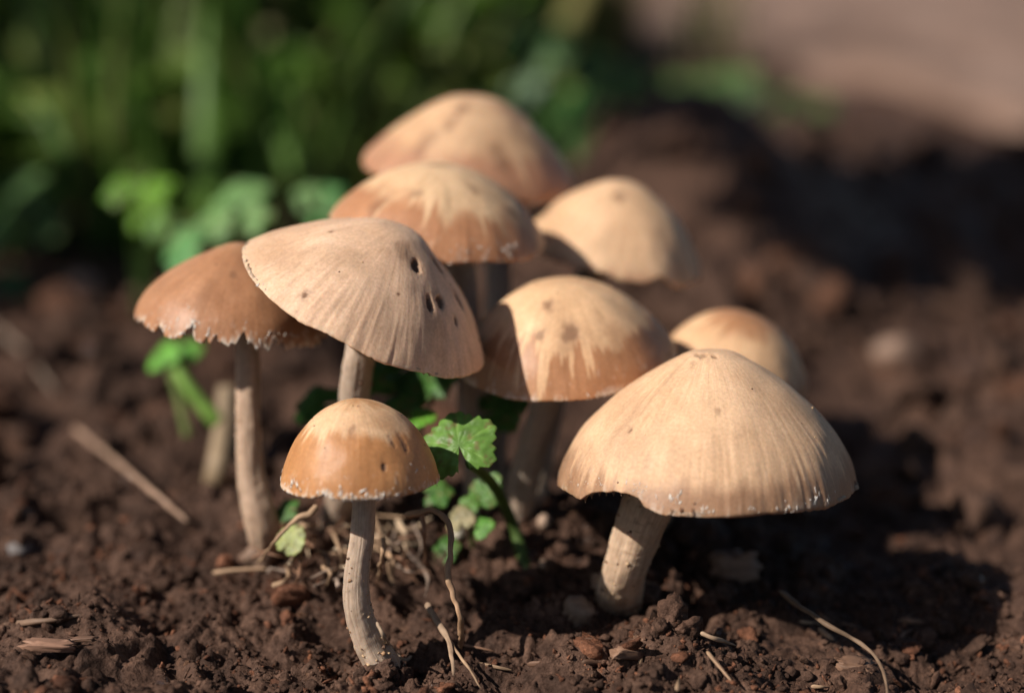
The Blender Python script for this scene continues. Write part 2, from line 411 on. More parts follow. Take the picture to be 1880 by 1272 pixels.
def mushroom(label, c, Rpx, H, roll, pitch, prof, stem, pattern, hi=True, seed=1, ragged=.012, notch=(), wob=.03, oval=.025,
             stria=.012, spots=(), veil=(), veil_rim=0, rim_white=.3, stem_col=(.42, .33, .26), stem_dirt=.3, bulge=(), grains=25):
    cen = at(*c); d0 = c[2]; Rc = cmpx(Rpx, d0); Hc = Rc * H
    NT, NH = (150, 480) if hi else (80, 300)
    th = np.arange(NH) * 2 * math.pi / NH
    # ---- profile
    pr = np.array(prof, float); pr = np.vstack([[-pr[1, 0], pr[1, 1]], pr])
    sp = spline(pr, 1200); k0 = np.argmin(np.abs(sp[:, 0]) + (np.arange(1200) > 700) * 9); sp = sp[k0:]; sp[0, 0] = 0
    sl = np.r_[0, np.cumsum(np.linalg.norm(np.diff(sp * [1, H], axis=0), axis=1))]; sl /= sl[-1]
    tt = np.linspace(0, 1, NT) ** .92
    rag = ragged * (fbm(ring(th, 9, seed), seed, 3) + .6 * vn(ring(th, 30, seed), seed + 4))
    tm = 1 - np.maximum(rag + ragged * .6, 0)
    for a, wd, dp in notch:
        da = np.abs((th - R(a) + math.pi) % (2 * math.pi) - math.pi)
        tm = tm - dp * np.clip(1 - da / R(wd), 0, 1) ** .8
    s = tt[:, None] * tm[None]
    r = np.interp(s, sl, sp[:, 0]); z = np.interp(s, sl, sp[:, 1])
    ov = 1 + oval * fbm(ring(th, .8, seed + 9), seed, 2)
    lob = fbm(ring(th, 1.6, seed + 5), seed, 2)
    TH = np.broadcast_to(th[None], r.shape)
    P = np.stack([r * np.cos(TH) * ov * Rc, r * np.sin(TH) * ov * Rc, z * Hc + wob * Rc * lob[None] * s ** 4], -1)
    for a, wd, t0, amp in bulge:       # broad soft swelling (+) or sag (-) of the skin
        da = np.abs((th - R(a) + math.pi) % (2 * math.pi) - math.pi)
        P[..., 2] += Rc * amp * np.exp(-(da[None] / R(wd)) ** 2 - ((s - t0) / .28) ** 2)
    def normals(P):
        dt = np.gradient(P, axis=0); dh = (np.roll(P, -1, 1) - np.roll(P, 1, 1))
        n = np.cross(dt, dh); n[0] = (0, 0, 1); n[1] = n[1] + 0
        L = np.linalg.norm(n, axis=-1, keepdims=True); n = n / (L + 1e-12)
        return n
    n = normals(P)
    flat = P.reshape(-1, 3)
    st_n = fbm(np.stack([np.cos(TH) * 19, np.sin(TH) * 19, s * 2.2], -1).reshape(-1, 3), seed + 1, 3).reshape(r.shape)
    soft = fbm(flat / (Rc * .55), seed + 20, 3).reshape(r.shape)
    disp = .55 * stria * Rc * st_n * sst(.45, .98, s) * (.6 + .5 * soft) + .016 * Rc * soft
    Rm = rot_cap(roll, pitch)
    W = P @ Rm.T + cen; nW = n @ Rm.T
    px, py = proj(W.reshape(-1, 3)); px = px.reshape(r.shape); py = py.reshape(r.shape)
    facing = ((CAM - W) * nW).sum(-1) > 0
    # ---- colour
    ff = pattern.get('ff', 7)
    def rn(k, ks_, sd, o=2): return fbm(np.stack([np.cos(TH) * k, np.sin(TH) * k, s * ks_], -1).reshape(-1, 3), seed + sd, o).reshape(r.shape)
    env = np.clip(.55 + .9 * rn(2.2, .3, 40), .12, 1.3)
    drip = sst(.05, .75, rn(ff * 1.5, .7, 41, 3)) - .25
    fing = .45 * rn(ff * .5, 1.0, 2, 3) + env * (1.25 * drip + .35 * rn(ff * 4, 2.2, 42, 2))
    big = fbm(np.stack([np.cos(TH) * 1.4, np.sin(TH) * 1.4, s * .8], -1).reshape(-1, 3), seed + 3, 2).reshape(r.shape)
    tb = pattern.get('tb', 2.0); am = pattern.get('amp', .08); bl = pattern.get('blur', .03)
    wet = sst(-bl, bl, s - tb - am * fing - pattern.get('big', .05) * big)
    if 'sector' in pattern:
        a, wd = pattern['sector']; da = np.abs((TH - R(a) + math.pi) % (2 * math.pi) - math.pi)
        wet = wet * sst(R(wd), R(wd * .6), da + .25 * big)
    ap = pattern.get('apex', 0)
    if ap:
        wet = np.maximum(wet, pattern.get('apexw', .8) * sst(ap + .12, ap - .12, s + .10 * fing + .12 * soft))
    wet = np.clip(wet + pattern.get('allwet', 0), 0, 1)
    dry = np.array(pattern.get('dry', DRY)); wc = np.array(pattern.get('wetc', WET))
    col = dry * (1 - wet[..., None]) + wc * wet[..., None]
    col = col * (1 + .10 * soft[..., None] * np.array([.7, 1, 1.3]))
    col = col * (1 - pattern.get('pale', 0) * 0)
    mo = fbm(flat / (Rc * .38), seed + 81, 4).reshape(r.shape); mk = (sst(.22, .75, mo) * pattern.get('mottle', .30))[..., None]
    col = col * (1 - mk) + wc * .95 * mk
    mo2 = fbm(np.stack([np.cos(TH) * 5, np.sin(TH) * 5, s * 2.5], -1).reshape(-1, 3), seed + 83, 3).reshape(r.shape); col = col * (1 - .13 * sst(.1, .8, mo2))[..., None]
    for sp_ in spots:
        sx, sy, la, lb, dpt, dark = sp_[:6]
        k = np.argmin(np.where(facing, (px - sx) ** 2 + (py - sy) ** 2, 1e12)); i, j = divmod(k, NH)
        p0 = P[i, j]; et = P[min(i + 1, NT - 1), j] - P[i - 1, j]; et /= np.linalg.norm(et); eh = np.cross(n[i, j], et)
        dv = P - p0
        q = np.sqrt(((dv @ et) / cmpx(la, d0)) ** 2 + ((dv @ eh) / cmpx(lb, d0)) ** 2 + ((dv @ n[i, j]) / cmpx(max(la, lb) * 2, d0)) ** 2)
        q = q + .38 * vn(flat / cmpx(la, d0) * 1.3, seed + 60).reshape(r.shape) + .22 * vn(flat / cmpx(la, d0) * 4, seed + 61).reshape(r.shape)
        m = sst(1.2, .45, q); ms = sst(2.3, .5, q)
        disp = disp - .6 * dpt * m - (.12 * dpt) * ms
        k = (dark * m + .36 * dark * ms)[..., None].clip(0, 1)
        col = col * (1 - k) + (PIT if dpt > .02 else np.array([.20, .10, .055])) * k
    rimn = fbm(np.stack([np.cos(TH) * 22, np.sin(TH) * 22, s * 16], -1).reshape(-1, 3), seed + 7, 3).reshape(r.shape)
    rw = sst(.93, 1.0, s / tm[None]) * sst(.55 - rim_white, .75 - rim_white, rimn * .5 + .35) * min(1, rim_white * 2.2)
    if rim_white > 0:
        scat = sst(.55, .8, rimn) * sst(.7, .95, s) * rim_white
        rw = np.maximum(rw, scat)
    col = col * (1 - rw[..., None]) + WHITE * rw[..., None]
    disp = disp + .012 * rw
    P = P + n * disp[..., None]
    # ---- inner shell
    NI = 26; ii = np.linspace(NT - 1, int(NT * .10), NI).astype(int)
    si = s[ii]; thk = Rc * (.028 + .17 * (1 - si) ** 1.4)
    n2 = normals(P)
    Pin = P[ii] - n2[ii] * thk[..., None]; Pin[0] = P[-1] - n2[-1] * thk[0][..., None]
    icol = np.broadcast_to(np.array([.34, .24, .165]), Pin.shape)
    allP = np.concatenate([P, Pin], 0); NR = NT + NI
    allC = np.concatenate([col, icol], 0); sA = np.concatenate([s, si], 0); wA = np.concatenate([wet * (1 - rw), 0 * si], 0)
    THA = np.broadcast_to(th[None], sA.shape)
    ks = 17.0
    streak = np.stack([np.cos(THA) * ks, np.sin(THA) * ks, sA * 2.6 + seed], -1).reshape(-1, 3)
    Wd = allP.reshape(-1, 3) @ Rm.T + cen
    # ---- stem line
    SP = []
    for q in stem:
        SP.append((*at(q[0], q[1], q[2]), cmpx(q[3], q[2]) / 2) if q[2] else (*ray_ground(q[0], q[1], -.1), 0))
    SP = np.array(SP)
    if stem[-1][2] == 0: SP[-1, 3] = cmpx(stem[-1][3], dep(SP[-1, :3])) / 2
    base = SP[-1, :3].copy()
    root = thing('mushroom', base, label, 'mushroom')
    cap = mesh('cap', Wd, grid_faces(NR, NH)[:, ::-1], M_CAP, root, base, allC.reshape(-1, 3), {'streak': streak, 'wet': wA.ravel()})
    # ---- gills
    G = 96; gi = np.linspace(0, NI - 1, 9).astype(int); Vg, Fg = [], []; off = 0
    for g in range(G):
        j = int(g * NH / G); up = Pin[gi, j]; fr = np.linspace(0, 1, len(gi))
        dpt = Rc * (.13 * np.sin(np.pi * (fr * .85 + .04)) ** .7) * (1 if g % 2 == 0 else np.where(fr < .6, 1 - fr / .6, 0))
        lo = up - np.array([0, 0, 1]) * dpt[:, None] * .9 - np.stack([np.cos(th[j]) * dpt * .25, np.sin(th[j]) * dpt * .25, 0 * dpt], -1)
        tw = Rc * .006; e = np.array([-math.sin(th[j]), math.cos(th[j]), 0]) * tw
        v = np.stack([up - e, lo, up + e], 1).reshape(-1, 3); k = np.arange(len(gi) - 1)[:, None] * 3 + off
        for a in (0, 1): Fg.append(np.concatenate([k + a, k + a + 1, k + a + 4, k + a + 3], 1))
        Vg.append(v); off += len(v)
    Vg = np.vstack(Vg) @ Rm.T + cen
    go = mesh('gills', Vg, np.vstack(Fg), M_GILL, cap, base, np.tile([.30, .20, .14], (len(Vg), 1)), {'streak': Vg * 5})
    tag(go, kind='stuff')
    # ---- veil scraps
    rs = np.random.RandomState(seed + 900); Vv, Fv = [], []; off = 0
    spots_v = []
    Wn = P @ Rm.T + cen; px, py = proj(Wn.reshape(-1, 3)); px = px.reshape(r.shape); py = py.reshape(r.shape); nn = normals(P)
    for vx, vy, sz, cnt in veil:
        for _ in range(cnt):
            a, b = rs.normal(size=2) * sz * .6
            k = np.argmin(np.where(facing, (px - vx - a) ** 2 + (py - vy - b * .6) ** 2, 1e12)); spots_v.append((*divmod(k, NH), rs.uniform(.05, .2) * sz))
    for _ in range(veil_rim):
        i = NT - 1 - int(abs(rs.normal()) * NT * .045); spots_v.append((max(i, 5), rs.randint(NH), rs.uniform(1.2, 4.5)))
    for i, j, sz in spots_v:
        v, f = I1; v = v * (1 + .5 * rs.uniform(-1, 1, (len(v), 1)))
        sc = cmpx(sz, d0)
        et = P[min(i + 1, NT - 1), j] - P[i - 1, j]; et /= np.linalg.norm(et) + 1e-9; nj = nn[i, j]; eh = np.cross(nj, et)
        an = rs.normal() * .5; e1 = et * math.cos(an) + eh * math.sin(an); e2 = np.cross(nj, e1)
        q = v[:, :1] * e1 * sc * rs.uniform(.7, 1.9) + v[:, 1:2] * e2 * sc * rs.uniform(.18, .6) + v[:, 2:] * nj * sc * .14
        q = q + nj * (v[:, :1] ** 2) * sc * rs.uniform(0, .3)
        Vv.append(q + P[i, j] + nj * sc * .05); Fv.append(f + off); off += len(v)
    if Vv:
        Vv = np.vstack(Vv) @ Rm.T + cen
        tag(mesh('veil_scraps', Vv, np.vstack(Fv), M_VEIL, cap, base, np.tile(WHITE, (len(Vv), 1)), {'streak': Vv * 8}), kind='stuff')
    if hi:
        Vv, Fv, Cv = [], [], []; off = 0
        for _ in range(26):
            i = rs.randint(12, NT - 2); j = rs.randint(NH); v, f = I1; g_ = .006 + .018 * rs.rand() ** 2
            Vv.append(v * (1 + .4 * rs.uniform(-1, 1, (len(v), 1))) * g_ + P[i, j]); Fv.append(f + off); off += len(v); Cv.append(np.tile([(.5, .33, .18), (.09, .05, .035), (.2, .11, .07)][rs.randint(3)], (len(v), 1)))
        Vv = np.vstack(Vv) @ Rm.T + cen
        tag(mesh('soil_specks', Vv, np.vstack(Fv), M_STRAW, cap, base, np.vstack(Cv), {'streak': Vv * 8}), kind='stuff')
    # ---- stem mesh
    n_r, m = 150, 56
    L = spline(SP, n_r); C3 = L[:, :3]; rad = np.abs(L[:, 3])
    T = np.gradient(C3, axis=0); T /= np.linalg.norm(T, axis=1)[:, None]
    A = np.cross(T, [0, 1, 0.01]); A /= np.linalg.norm(A, axis=1)[:, None]; B = np.cross(T, A)
    ph = np.arange(m) * 2 * math.pi / m; u = np.cumsum(np.r_[0, np.linalg.norm(np.diff(C3, axis=0), axis=1)])
    PH, UU = np.meshgrid(ph, u)
    q = np.stack([np.cos(PH) * 2.2, np.sin(PH) * 2.2, UU * .9], -1).reshape(-1, 3)
    q2 = np.stack([np.cos(PH) * 1.6, np.sin(PH) * 1.6, UU * 6], -1).reshape(-1, 3)
    low = sst(.45, 1.0, UU / u[-1])
    grain = sst(.35, .75, fbm(q2 * 1.4, seed + 33, 3).reshape(PH.shape)) * (.25 + .75 * low) * stem_dirt * 2
    rr = rad[:, None] * (1 + .07 * fbm(q, seed, 3).reshape(PH.shape) + .035 * fbm(q2, seed + 8, 2).reshape(PH.shape)) + .022 * grain
    Vs = C3[:, None] + (A[:, None] * np.cos(PH)[..., None] + B[:, None] * np.sin(PH)[..., None]) * rr[..., None]
    sc = np.array(stem_col)[None, None] * (1 + .12 * fbm(q, seed + 3, 3).reshape(PH.shape)[..., None])
    dk = (sst(.1, .7, fbm(q2 * .6, seed + 12, 3).reshape(PH.shape) * .6 + low * 1.0 - .45) * stem_dirt)[..., None]
    sc = sc * (1 - dk) + np.array([.22, .14, .09]) * dk
    sc = sc * (1 - .8 * grain[..., None].clip(0, 1)) + np.array([.36, .25, .16]) * .8 * grain[..., None].clip(0, 1)
    spk = .5 * sst(.76, .84, vn(q2 * 2.3, seed + 71).reshape(PH.shape))[..., None] * .8 * min(1, stem_dirt * 2)
    sc = sc * (1 - spk) + np.array([.06, .035, .025]) * spk
    str_ = np.stack([np.cos(PH) * 7, np.sin(PH) * 7, UU * 1.3], -1).reshape(-1, 3)
    so = mesh('stem', Vs.reshape(-1, 3), grid_faces(n_r, m), M_STEM, root, base, sc.reshape(-1, 3), {'streak': str_})
    Vq, Fq, Cq = [], [], []; off = 0
    for _ in range(int(grains)):
        i = int(n_r * (.25 + .72 * rs.rand() ** .55)); j = rs.randint(m); v, f = I1 if rs.rand() < .7 else I2
        g_ = .012 + .035 * rs.rand() ** 2.5 + (.03 * rs.rand() if i > n_r * .88 else 0)
        v = v * (1 + .45 * rs.uniform(-1, 1, (len(v), 1))) @ rotm(rs).T * g_ * np.array([1, 1, .8])
        Vq.append(v + Vs[i, j]); Fq.append(f + off); off += len(v)
        c_ = np.array([(.50, .34, .2), (.42, .28, .16), (.34, .2, .11), (.14, .08, .05)][rs.randint(4)]); Cq.append(np.tile(c_, (len(v), 1)))
    if Vq: tag(mesh('soil_grains', np.vstack(Vq), np.vstack(Fq), M_STRAW, so, base, np.vstack(Cq), {'streak': np.vstack(Vq) * 6}), kind='stuff')
    return root

P_DOME = [(0, 1), (.25, .965), (.52, .84), (.78, .57), (.94, .26), (1.0, .05), (.985, 0)]
P_BELL = [(0, 1), (.13, .995), (.24, .95), (.40, .85), (.63, .66), (.84, .42), (.955, .20), (1.0, .02), (.985, 0)]
P_BROAD = [(0, 1), (.1, .992), (.22, .945), (.45, .76), (.70, .51), (.90, .22), (1, .03), (.985, 0)]
P_LOW = [(0, 1), (.1, .99), (.22, .93), (.45, .76), (.70, .55), (.88, .34), (.97, .16), (1, .03), (.98, 0)]
P_MID = [(0, 1), (.25, .955), (.5, .81), (.75, .54), (.92, .25), (1, .03), (.985, 0)]
P_UMBO = [(0, 1), (.13, .99), (.28, .93), (.48, .77), (.70, .52), (.87, .28), (.97, .10), (1, 0)]
P_FLARE = [(0, 1), (.12, .99), (.25, .93), (.45, .76), (.68, .50), (.86, .27), (.97, .09), (1, 0)]

mushroom('smallest mushroom, glossy orange-brown dome with a pale band and white-frosted rim', (659, 885, 35.6), 144, 1.06, -1, -5, P_DOME,
         [(668, 860, 35.6, 42), (668, 930, 35.6, 43), (664, 990, 35.6, 44), (654, 1060, 35.7, 47), (658, 1120, 35.8, 52), (680, 1180, 36.0, 58), (700, 1215, 36.15, 64), (716, 1246, 0, 70)],
         dict(tb=.50, amp=.09, big=.05, blur=.05, apex=.19, apexw=.85, wetc=(.46, .215, .085), dry=(.64, .405, .235)), seed=3, ragged=.012, stria=.004, wob=.015,
         spots=[(705, 858, 8, 4, .03, .8), (722, 812, 14, 6, .025, .5), (742, 815, 18, 6, .02, .45), (645, 790, 14, 9, .008, .4)],
         veil=[(608, 905, 26, 16), (645, 912, 26, 18), (690, 912, 22, 10), (540, 893, 24, 14), (765, 860, 14, 8), (637, 882, 10, 4), (610, 868, 8, 4)], veil_rim=40, rim_white=.30,
         stem_col=(.46, .345, .26), stem_dirt=.42, grains=130, notch=[(-112, 12, .05)])
mushroom('large pale tan bell mushroom with a dimpled peak and scalloped rim near soil edge', (1300, 890, 37.3), 273, .915, 0, -7, P_BELL,
         [(1250, 840, 37.2, 110), (1196, 915, 37.2, 98), (1165, 990, 37.4, 86), (1146, 1050, 37.7, 82), (1134, 1108, 0, 92)],
         dict(tb=.85, amp=.06, big=.06, blur=.05, ff=14, wetc=(.36, .205, .12), dry=(.64, .41, .25)), seed=8, ragged=.010, stria=.016, wob=.02,
         spots=[(1290, 652, 12, 12, .05, .4), (1312, 656, 7, 6, .05, .5), (1275, 668, 12, 8, .02, .2), (1157, 788, 8, 4, .015, .7), (1318, 757, 9, 6, .004, .35)],
         notch=[(-135, 16, .085), (-122, 13, .05), (-20, 6, .01)],
         veil=[(1232, 915, 20, 14), (1172, 890, 16, 12), (1448, 935, 20, 14), (1510, 918, 26, 12), (1045, 885, 10, 6), (1080, 885, 12, 8), (1103, 884, 12, 8), (1300, 935, 16, 10), (1380, 935, 12, 6)], rim_white=.12,
         stem_col=(.50, .35, .24), stem_dirt=.42, grains=70)
mushroom('wide pale mushroom leaning over, its cap pierced by several dark holes', (666, 563, 37.9), 241, .69, 26, 4, P_BROAD,
         [(690, 540, 37.9, 60), (668, 620, 38.1, 58), (655, 690, 38.5, 56), (645, 780, 39.1, 54), (632, 870, 39.8, 56), (615, 978, 0, 62)],
         dict(tb=1.6, wetc=(.40, .24, .13), dry=(.66, .43, .285)), seed=14, ragged=.010, stria=.014, wob=.03,
         spots=[(764, 487, 17, 10, .14, 1), (801, 485, 20, 8, .12, 1), (788, 555, 17, 8, .12, 1), (807, 550, 14, 8, .10, 1), (842, 553, 20, 9, .11, .95), (862, 545, 26, 9, .10, .8), (838, 590, 12, 5, .05, .7),
                (560, 543, 9, 7, .015, .75), (742, 462, 26, 16, .006, .35), (608, 427, 5, 4, .006, .6), (731, 541, 4, 3, .01, .8)],
         notch=[(-52, 5, .035)], veil=[(470, 524, 14, 10), (445, 452, 10, 6)], rim_white=.10, stem_col=(.48, .365, .28), stem_dirt=.35)
mushroom('smooth russet mushroom with a torn ragged rim tucked under the holed pale cap', (425, 600, 39.3), 174, .90, 8, -3, P_LOW,
         [(452, 570, 39.3, 44), (455, 650, 39.3, 46), (455, 760, 39.35, 46), (461, 870, 39.5, 52), (482, 970, 39.7, 62), (496, 1022, 0, 54)],
         dict(tb=.2, amp=.1, allwet=.75, wetc=(.40, .195, .10), dry=(.50, .29, .16)), seed=22, ragged=.05, stria=.006, wob=.03,
         notch=[(-76, 8, .08), (-108, 6, .05), (-130, 5, .03)], spots=[(430, 505, 12, 8, .01, .4)],
         veil=[(305, 592, 16, 12), (357, 598, 16, 14), (385, 612, 18, 12), (480, 632, 22, 14), (540, 615, 20, 16), (450, 590, 10, 5), (345, 568, 14, 8), (575, 628, 14, 10)], veil_rim=50, rim_white=.3,
         stem_col=(.45, .315, .225), stem_dirt=.3)
mushroom('half-shaded dome mushroom with pale drips running down over a brown margin', (1042, 664, 39.75), 198, .79, -4, 5, P_MID,
         [(1030, 650, 39.75, 56), (1005, 740, 39.9, 56), (975, 830, 40.3, 54), (945, 950, 0, 58)],
         dict(tb=.69, amp=.20, big=.05, blur=.035, ff=10, wetc=(.42, .205, .10)), seed=31, ragged=.012, stria=.006, wob=.02,
         spots=[(1005, 560, 12, 10, .01, .55), (1048, 612, 22, 16, .015, .6), (992, 615, 11, 9, .008, .5), (1012, 572, 6, 5, .004, .3)],
         veil=[(1095, 728, 14, 8), (1115, 725, 10, 6), (1030, 730, 10, 5)], veil_rim=10, rim_white=.25)
mushroom('small round mushroom with a brown crown half hidden behind the dimpled bell cap', (1340, 690, 41.8), 146, .85, 10, 3, P_MID,
         [(1330, 690, 41.8, 44), (1290, 790, 41.6, 44), (1240, 880, 41.4, 46), (1200, 960, 0, 50)],
         dict(tb=.74, amp=.08, big=.12, blur=.07, apex=.30, apexw=.95, wetc=(.40, .195, .095)), hi=False, seed=37, ragged=.01, stria=.004)
mushroom('tan mushroom with blotched brown margin, set behind and above the holed cap', (805, 424, 40.9), 196, .625, 9, 3, P_MID,
         [(830, 410, 40.9, 54), (848, 500, 41.2, 52), (856, 620, 41.3, 50), (866, 760, 41.3, 52), (884, 945, 0, 56)],
         dict(tb=.70, amp=.16, big=.18, blur=.08, ff=7, mottle=.5, wetc=(.42, .20, .10), dry=(.64, .42, .245)), hi=False, seed=45, ragged=.02, stria=.008,
         spots=[(690, 382, 20, 12, .01, .45), (765, 355, 14, 10, .006, .4), (870, 350, 26, 12, .006, .4), (810, 305, 26, 9, .006, .35), (945, 392, 14, 10, .01, .5)],
         veil=[(850, 458, 16, 10), (885, 460, 14, 8), (935, 458, 16, 14), (965, 452, 14, 10)], veil_rim=20, rim_white=.22)
mushroom('tallest mushroom, pinkish tan conical cap rising over the others before the green weeds', (862, 318, 45.0), 195, .73, 7, 4, P_UMBO,
         [(880, 300, 45.0, 56), (905, 420, 44.4, 52), (915, 540, 43.4, 50), (905, 700, 42.3, 52), (905, 935, 0, 58)],
         dict(tb=.70, amp=.12, big=.12, blur=.08, ff=6, mottle=.5, wetc=(.42, .215, .125), dry=(.575, .36, .21)), hi=False, seed=58, ragged=.012, stria=.006,
         spots=[(845, 205, 20, 15, .008, .6), (826, 230, 18, 10, .006, .5), (920, 285, 30, 16, .004, .45), (780, 265, 34, 18, .004, .4), (1000, 280, 18, 12, .004, .45)], rim_white=.08)
mushroom('plain tan mushroom with a pointed cap and wavy rim, shaded on one flank', (1118, 462, 43.8), 176, .77, 14, 4, P_FLARE,
         [(1110, 450, 43.8, 54), (1060, 560, 43.2, 52), (1015, 720, 42.4, 52), (970, 935, 0, 56)],
         dict(tb=1.02, amp=.10, big=.10, blur=.10, mottle=.35, wetc=(.42, .22, .13), dry=(.64, .41, .245)), hi=False, seed=66, ragged=.018, stria=.012, wob=.07, bulge=[(180, 50, .75, -.05), (-20, 60, .6, .06)],
         spots=[(1137, 362, 14, 11, .008, .45)], notch=[(-62, 9, .05), (-95, 7, .03)], rim_white=.03)

# ------------------------------------------------------------------ straws, roots, twigs
def strand(name, label, cat, pts, wpx, col, flat=.8, m=8, rough=.25, group=None, taper=.5, n=40, seed=None, wig=None):
    """pts: (px, py, depth) or (px, py, None, lift) resting on the soil"""
    Q = []
    for p in pts:
        if p[2]: Q.append(at(*p[:3]))
        else: Q.append(ray_ground(p[0], p[1], .14 + (p[3] if len(p) > 3 else .05)))
    Q = np.array(Q); seed = seed or rnd.randint(1, 999)
    L = spline(Q, n); wd = cmpx(wpx, dep(Q[len(Q) // 2])) / 2
    rad = wd * (1 - (1 - taper) * np.linspace(0, 1, n)) * np.r_[.35, .8, np.ones(n - 5), .8, .5, .15]
    L = L + .25 * wd * np.stack([vn(L * 2.2, seed + k) for k in range(3)], -1) + (wig if wig is not None else (.45 if name == 'root' else .06)) * wd * np.stack([vn(L * 5.5, seed + k + 9) for k in range(3)], -1)
    rad = rad * (1 + .28 * vn(L * 4, seed + 31))
    V, F = tube(L, rad, m, flat, rough, seed)
    b = Q[0]
    uu = np.repeat(np.linspace(0, 1, n), m); ph = np.tile(np.arange(m) * 2 * math.pi / m, n)
    ln = np.linalg.norm(np.diff(L, axis=0), axis=1).sum()
    stv = np.stack([np.cos(ph) * 2.5, np.sin(ph) * 2.5, uu * ln * 1.5 + seed], -1); stv = np.vstack([stv, stv[:2]])
    c = np.array(col) * (1 + .25 * fbm(V * 2.5, seed, 3)[:, None])
    o = mesh(name, V, F, M_STRAW, None, b, c, {'streak': stv})
    return tag(o, label, cat, group)
TAN = (.40, .26, .16); PALE = (.50, .37, .25); GREY = (.30, .22, .17); REDB = (.26, .14, .085)
strand('dry_stalk', 'straight dry brown stalk lying on the soil beside the russet mushroom', 'stalk', [(138, 785, None, .5), (190, 828, None, .45), (270, 893, None, .4), (345, 958, None, .15)], 14, (.33, .21, .145), n=50, taper=.8)
strand('dry_stalk', 'grey bent stalk half lost in the dark soil near the green weeds', 'stalk', [(-20, 590, None, .6), (40, 640, None, .5), (80, 690, None, .4), (105, 725, None, .2)], 13, (.22, .16, .12), n=40)
strand('root', 'crinkled dry root arching beside the smallest mushroom and down into soil', 'root', [(742, 945, 36.9), (785, 938, 36.8), (815, 946, 36.6), (826, 975, 36.4), (828, 1020, 36.2), (822, 1060, 36.0), (836, 1100, 35.9), (848, 1140, 35.9), (850, 1192, None, 0)], 13, (.36, .22, .13), rough=.45, n=90, taper=.9)
strand('root', 'broad flat dry root fragment leaning on the soil below the arching root', 'root', [(782, 1105, None, .75), (806, 1145, None, .65), (824, 1180, None, .5), (832, 1240, None, .2)], 14, (.33, .225, .15), flat=.35, n=50, wig=.15)
strand('root', 'thin split root trailing from the broad flat root fragment', 'root', [(815, 1160, None, .5), (845, 1205, None, .4), (884, 1262, None, .15)], 7, (.33, .215, .13), n=40)
strand('root', 'pale curled hair root at the foot of the smallest mushroom', 'root', [(692, 1140, 35.5), (705, 1168, 35.4), (722, 1192, None, .25), (745, 1211, None, .05), (757, 1203, None, .12)], 6.5, (.40, .29, .20), n=50, taper=.7)
strand('root', 'fine upright dry fibre just behind the stem of the smallest mushroom', 'root', [(705, 985, 37.2), (702, 1020, 37.0), (694, 1068, None, .1)], 11, TAN, n=30)
strand('root', 'dry root hanging under the rim of the smallest cap toward straw tangle', 'root', [(582, 928, 37.6), (566, 942, 37.5), (535, 960, 37.5), (500, 1000, 37.6), (470, 1040, None, .1)], 11, TAN, n=50)
strand('root', 'short hooked root dropping beneath the smallest cap behind its stem', 'root', [(775, 945, 37.4), (778, 985, 37.3), (782, 1040, None, .1)], 9, REDB, n=30)
strand('dry_stalk', 'pale straw splinter lying between the bell mushroom and the shaded soil', 'stalk', [(1286, 1160, None, .25), (1315, 1172, None, .22), (1352, 1184, None, .15)], 10, (.36, .25, .165), n=26)
strand('dry_stalk', 'short reddish splinter standing in crumbs near the bell mushroom foot', 'stalk', [(1216, 1108, None, .35), (1238, 1132, None, .25), (1262, 1156, None, .05)], 12, (.36, .2, .12), n=26)
strand('dry_stalk', 'straw splinter slanting down the soil below the pale straw splinter', 'stalk', [(1298, 1195, None, .2), (1320, 1222, None, .2), (1344, 1250, None, .1)], 9, (.33, .21, .13), n=26)
strand('dry_stalk', 'curved dead grass stalk bowing out of the bell mushroom shadow', 'stalk', [(1430, 1085, None, .6), (1510, 1140, None, .7), (1575, 1178, None, .6), (1618, 1222, None, .4), (1632, 1290, None, .1)], 11, (.17, .11, .07), n=50)
strand('dry_stalk', 'thin brown stalk lying across crumbs below the dark soil pit', 'stalk', [(390, 1050, None, .12), (440, 1046, None, .2), (500, 1044, None, .1)], 9, TAN, n=30)
strand('dry_stalk', 'long dark stalk pressed into soil beside the flat wood chip', 'stalk', [(0, 1150, None, .1), (70, 1140, None, .18), (160, 1128, None, .08)], 13, (.17, .105, .07), n=30)
rs = np.random.RandomState(21)
for k in range(72):
    cx, cy = rs.uniform(500, 770), rs.uniform(945, 1075); a = rs.normal() * .7 + (.3 if cx > 640 else -.3); ln = rs.uniform(40, 110)
    dx, dy = math.cos(a) * ln / 2, math.sin(a) * ln / 2 * .7
    if k % 4 == 0: dx, dy = dx * .3, ln * .4
    c = np.array([TAN, PALE, GREY, REDB][rs.randint(4)]) * rs.uniform(.8, 1.15)
    strand('straw', 'thin dry straw in the tangle at the foot of the clustered stems', 'straw',
           [(cx - dx, cy - dy, None, rs.uniform(.1, .65)), (cx + rs.normal() * 10, cy + rs.normal() * 8, None, rs.uniform(.25, .8)), (cx + dx, cy + dy, None, rs.uniform(.05, .45))],
           rs.uniform(4, 12), c, flat=rs.uniform(.15, .6), n=26, m=7, taper=.35, group='dry straws tangled under the mushrooms')
for k in range(30):
    cx, cy = rs.uniform(840, 1700), rs.uniform(1110, 1265); a = rs.normal() * 1.2; ln = rs.uniform(25, 80); dx, dy = math.cos(a) * ln / 2, math.sin(a) * ln / 2 * .6
    strand('wood_splinter', 'small brown splinter lying among the crumbs in front of the bell mushroom', 'splinter',
           [(cx - dx, cy - dy, None, .02), (cx + rs.normal() * 3, cy, None, .04), (cx + dx, cy + dy, None, -.08)], rs.uniform(5, 13),
           np.array([REDB, TAN, (.2, .11, .07)][rs.randint(3)]) * rs.uniform(.55, 1.0), flat=.35, n=14, m=7, group='splinters in the soil in front')

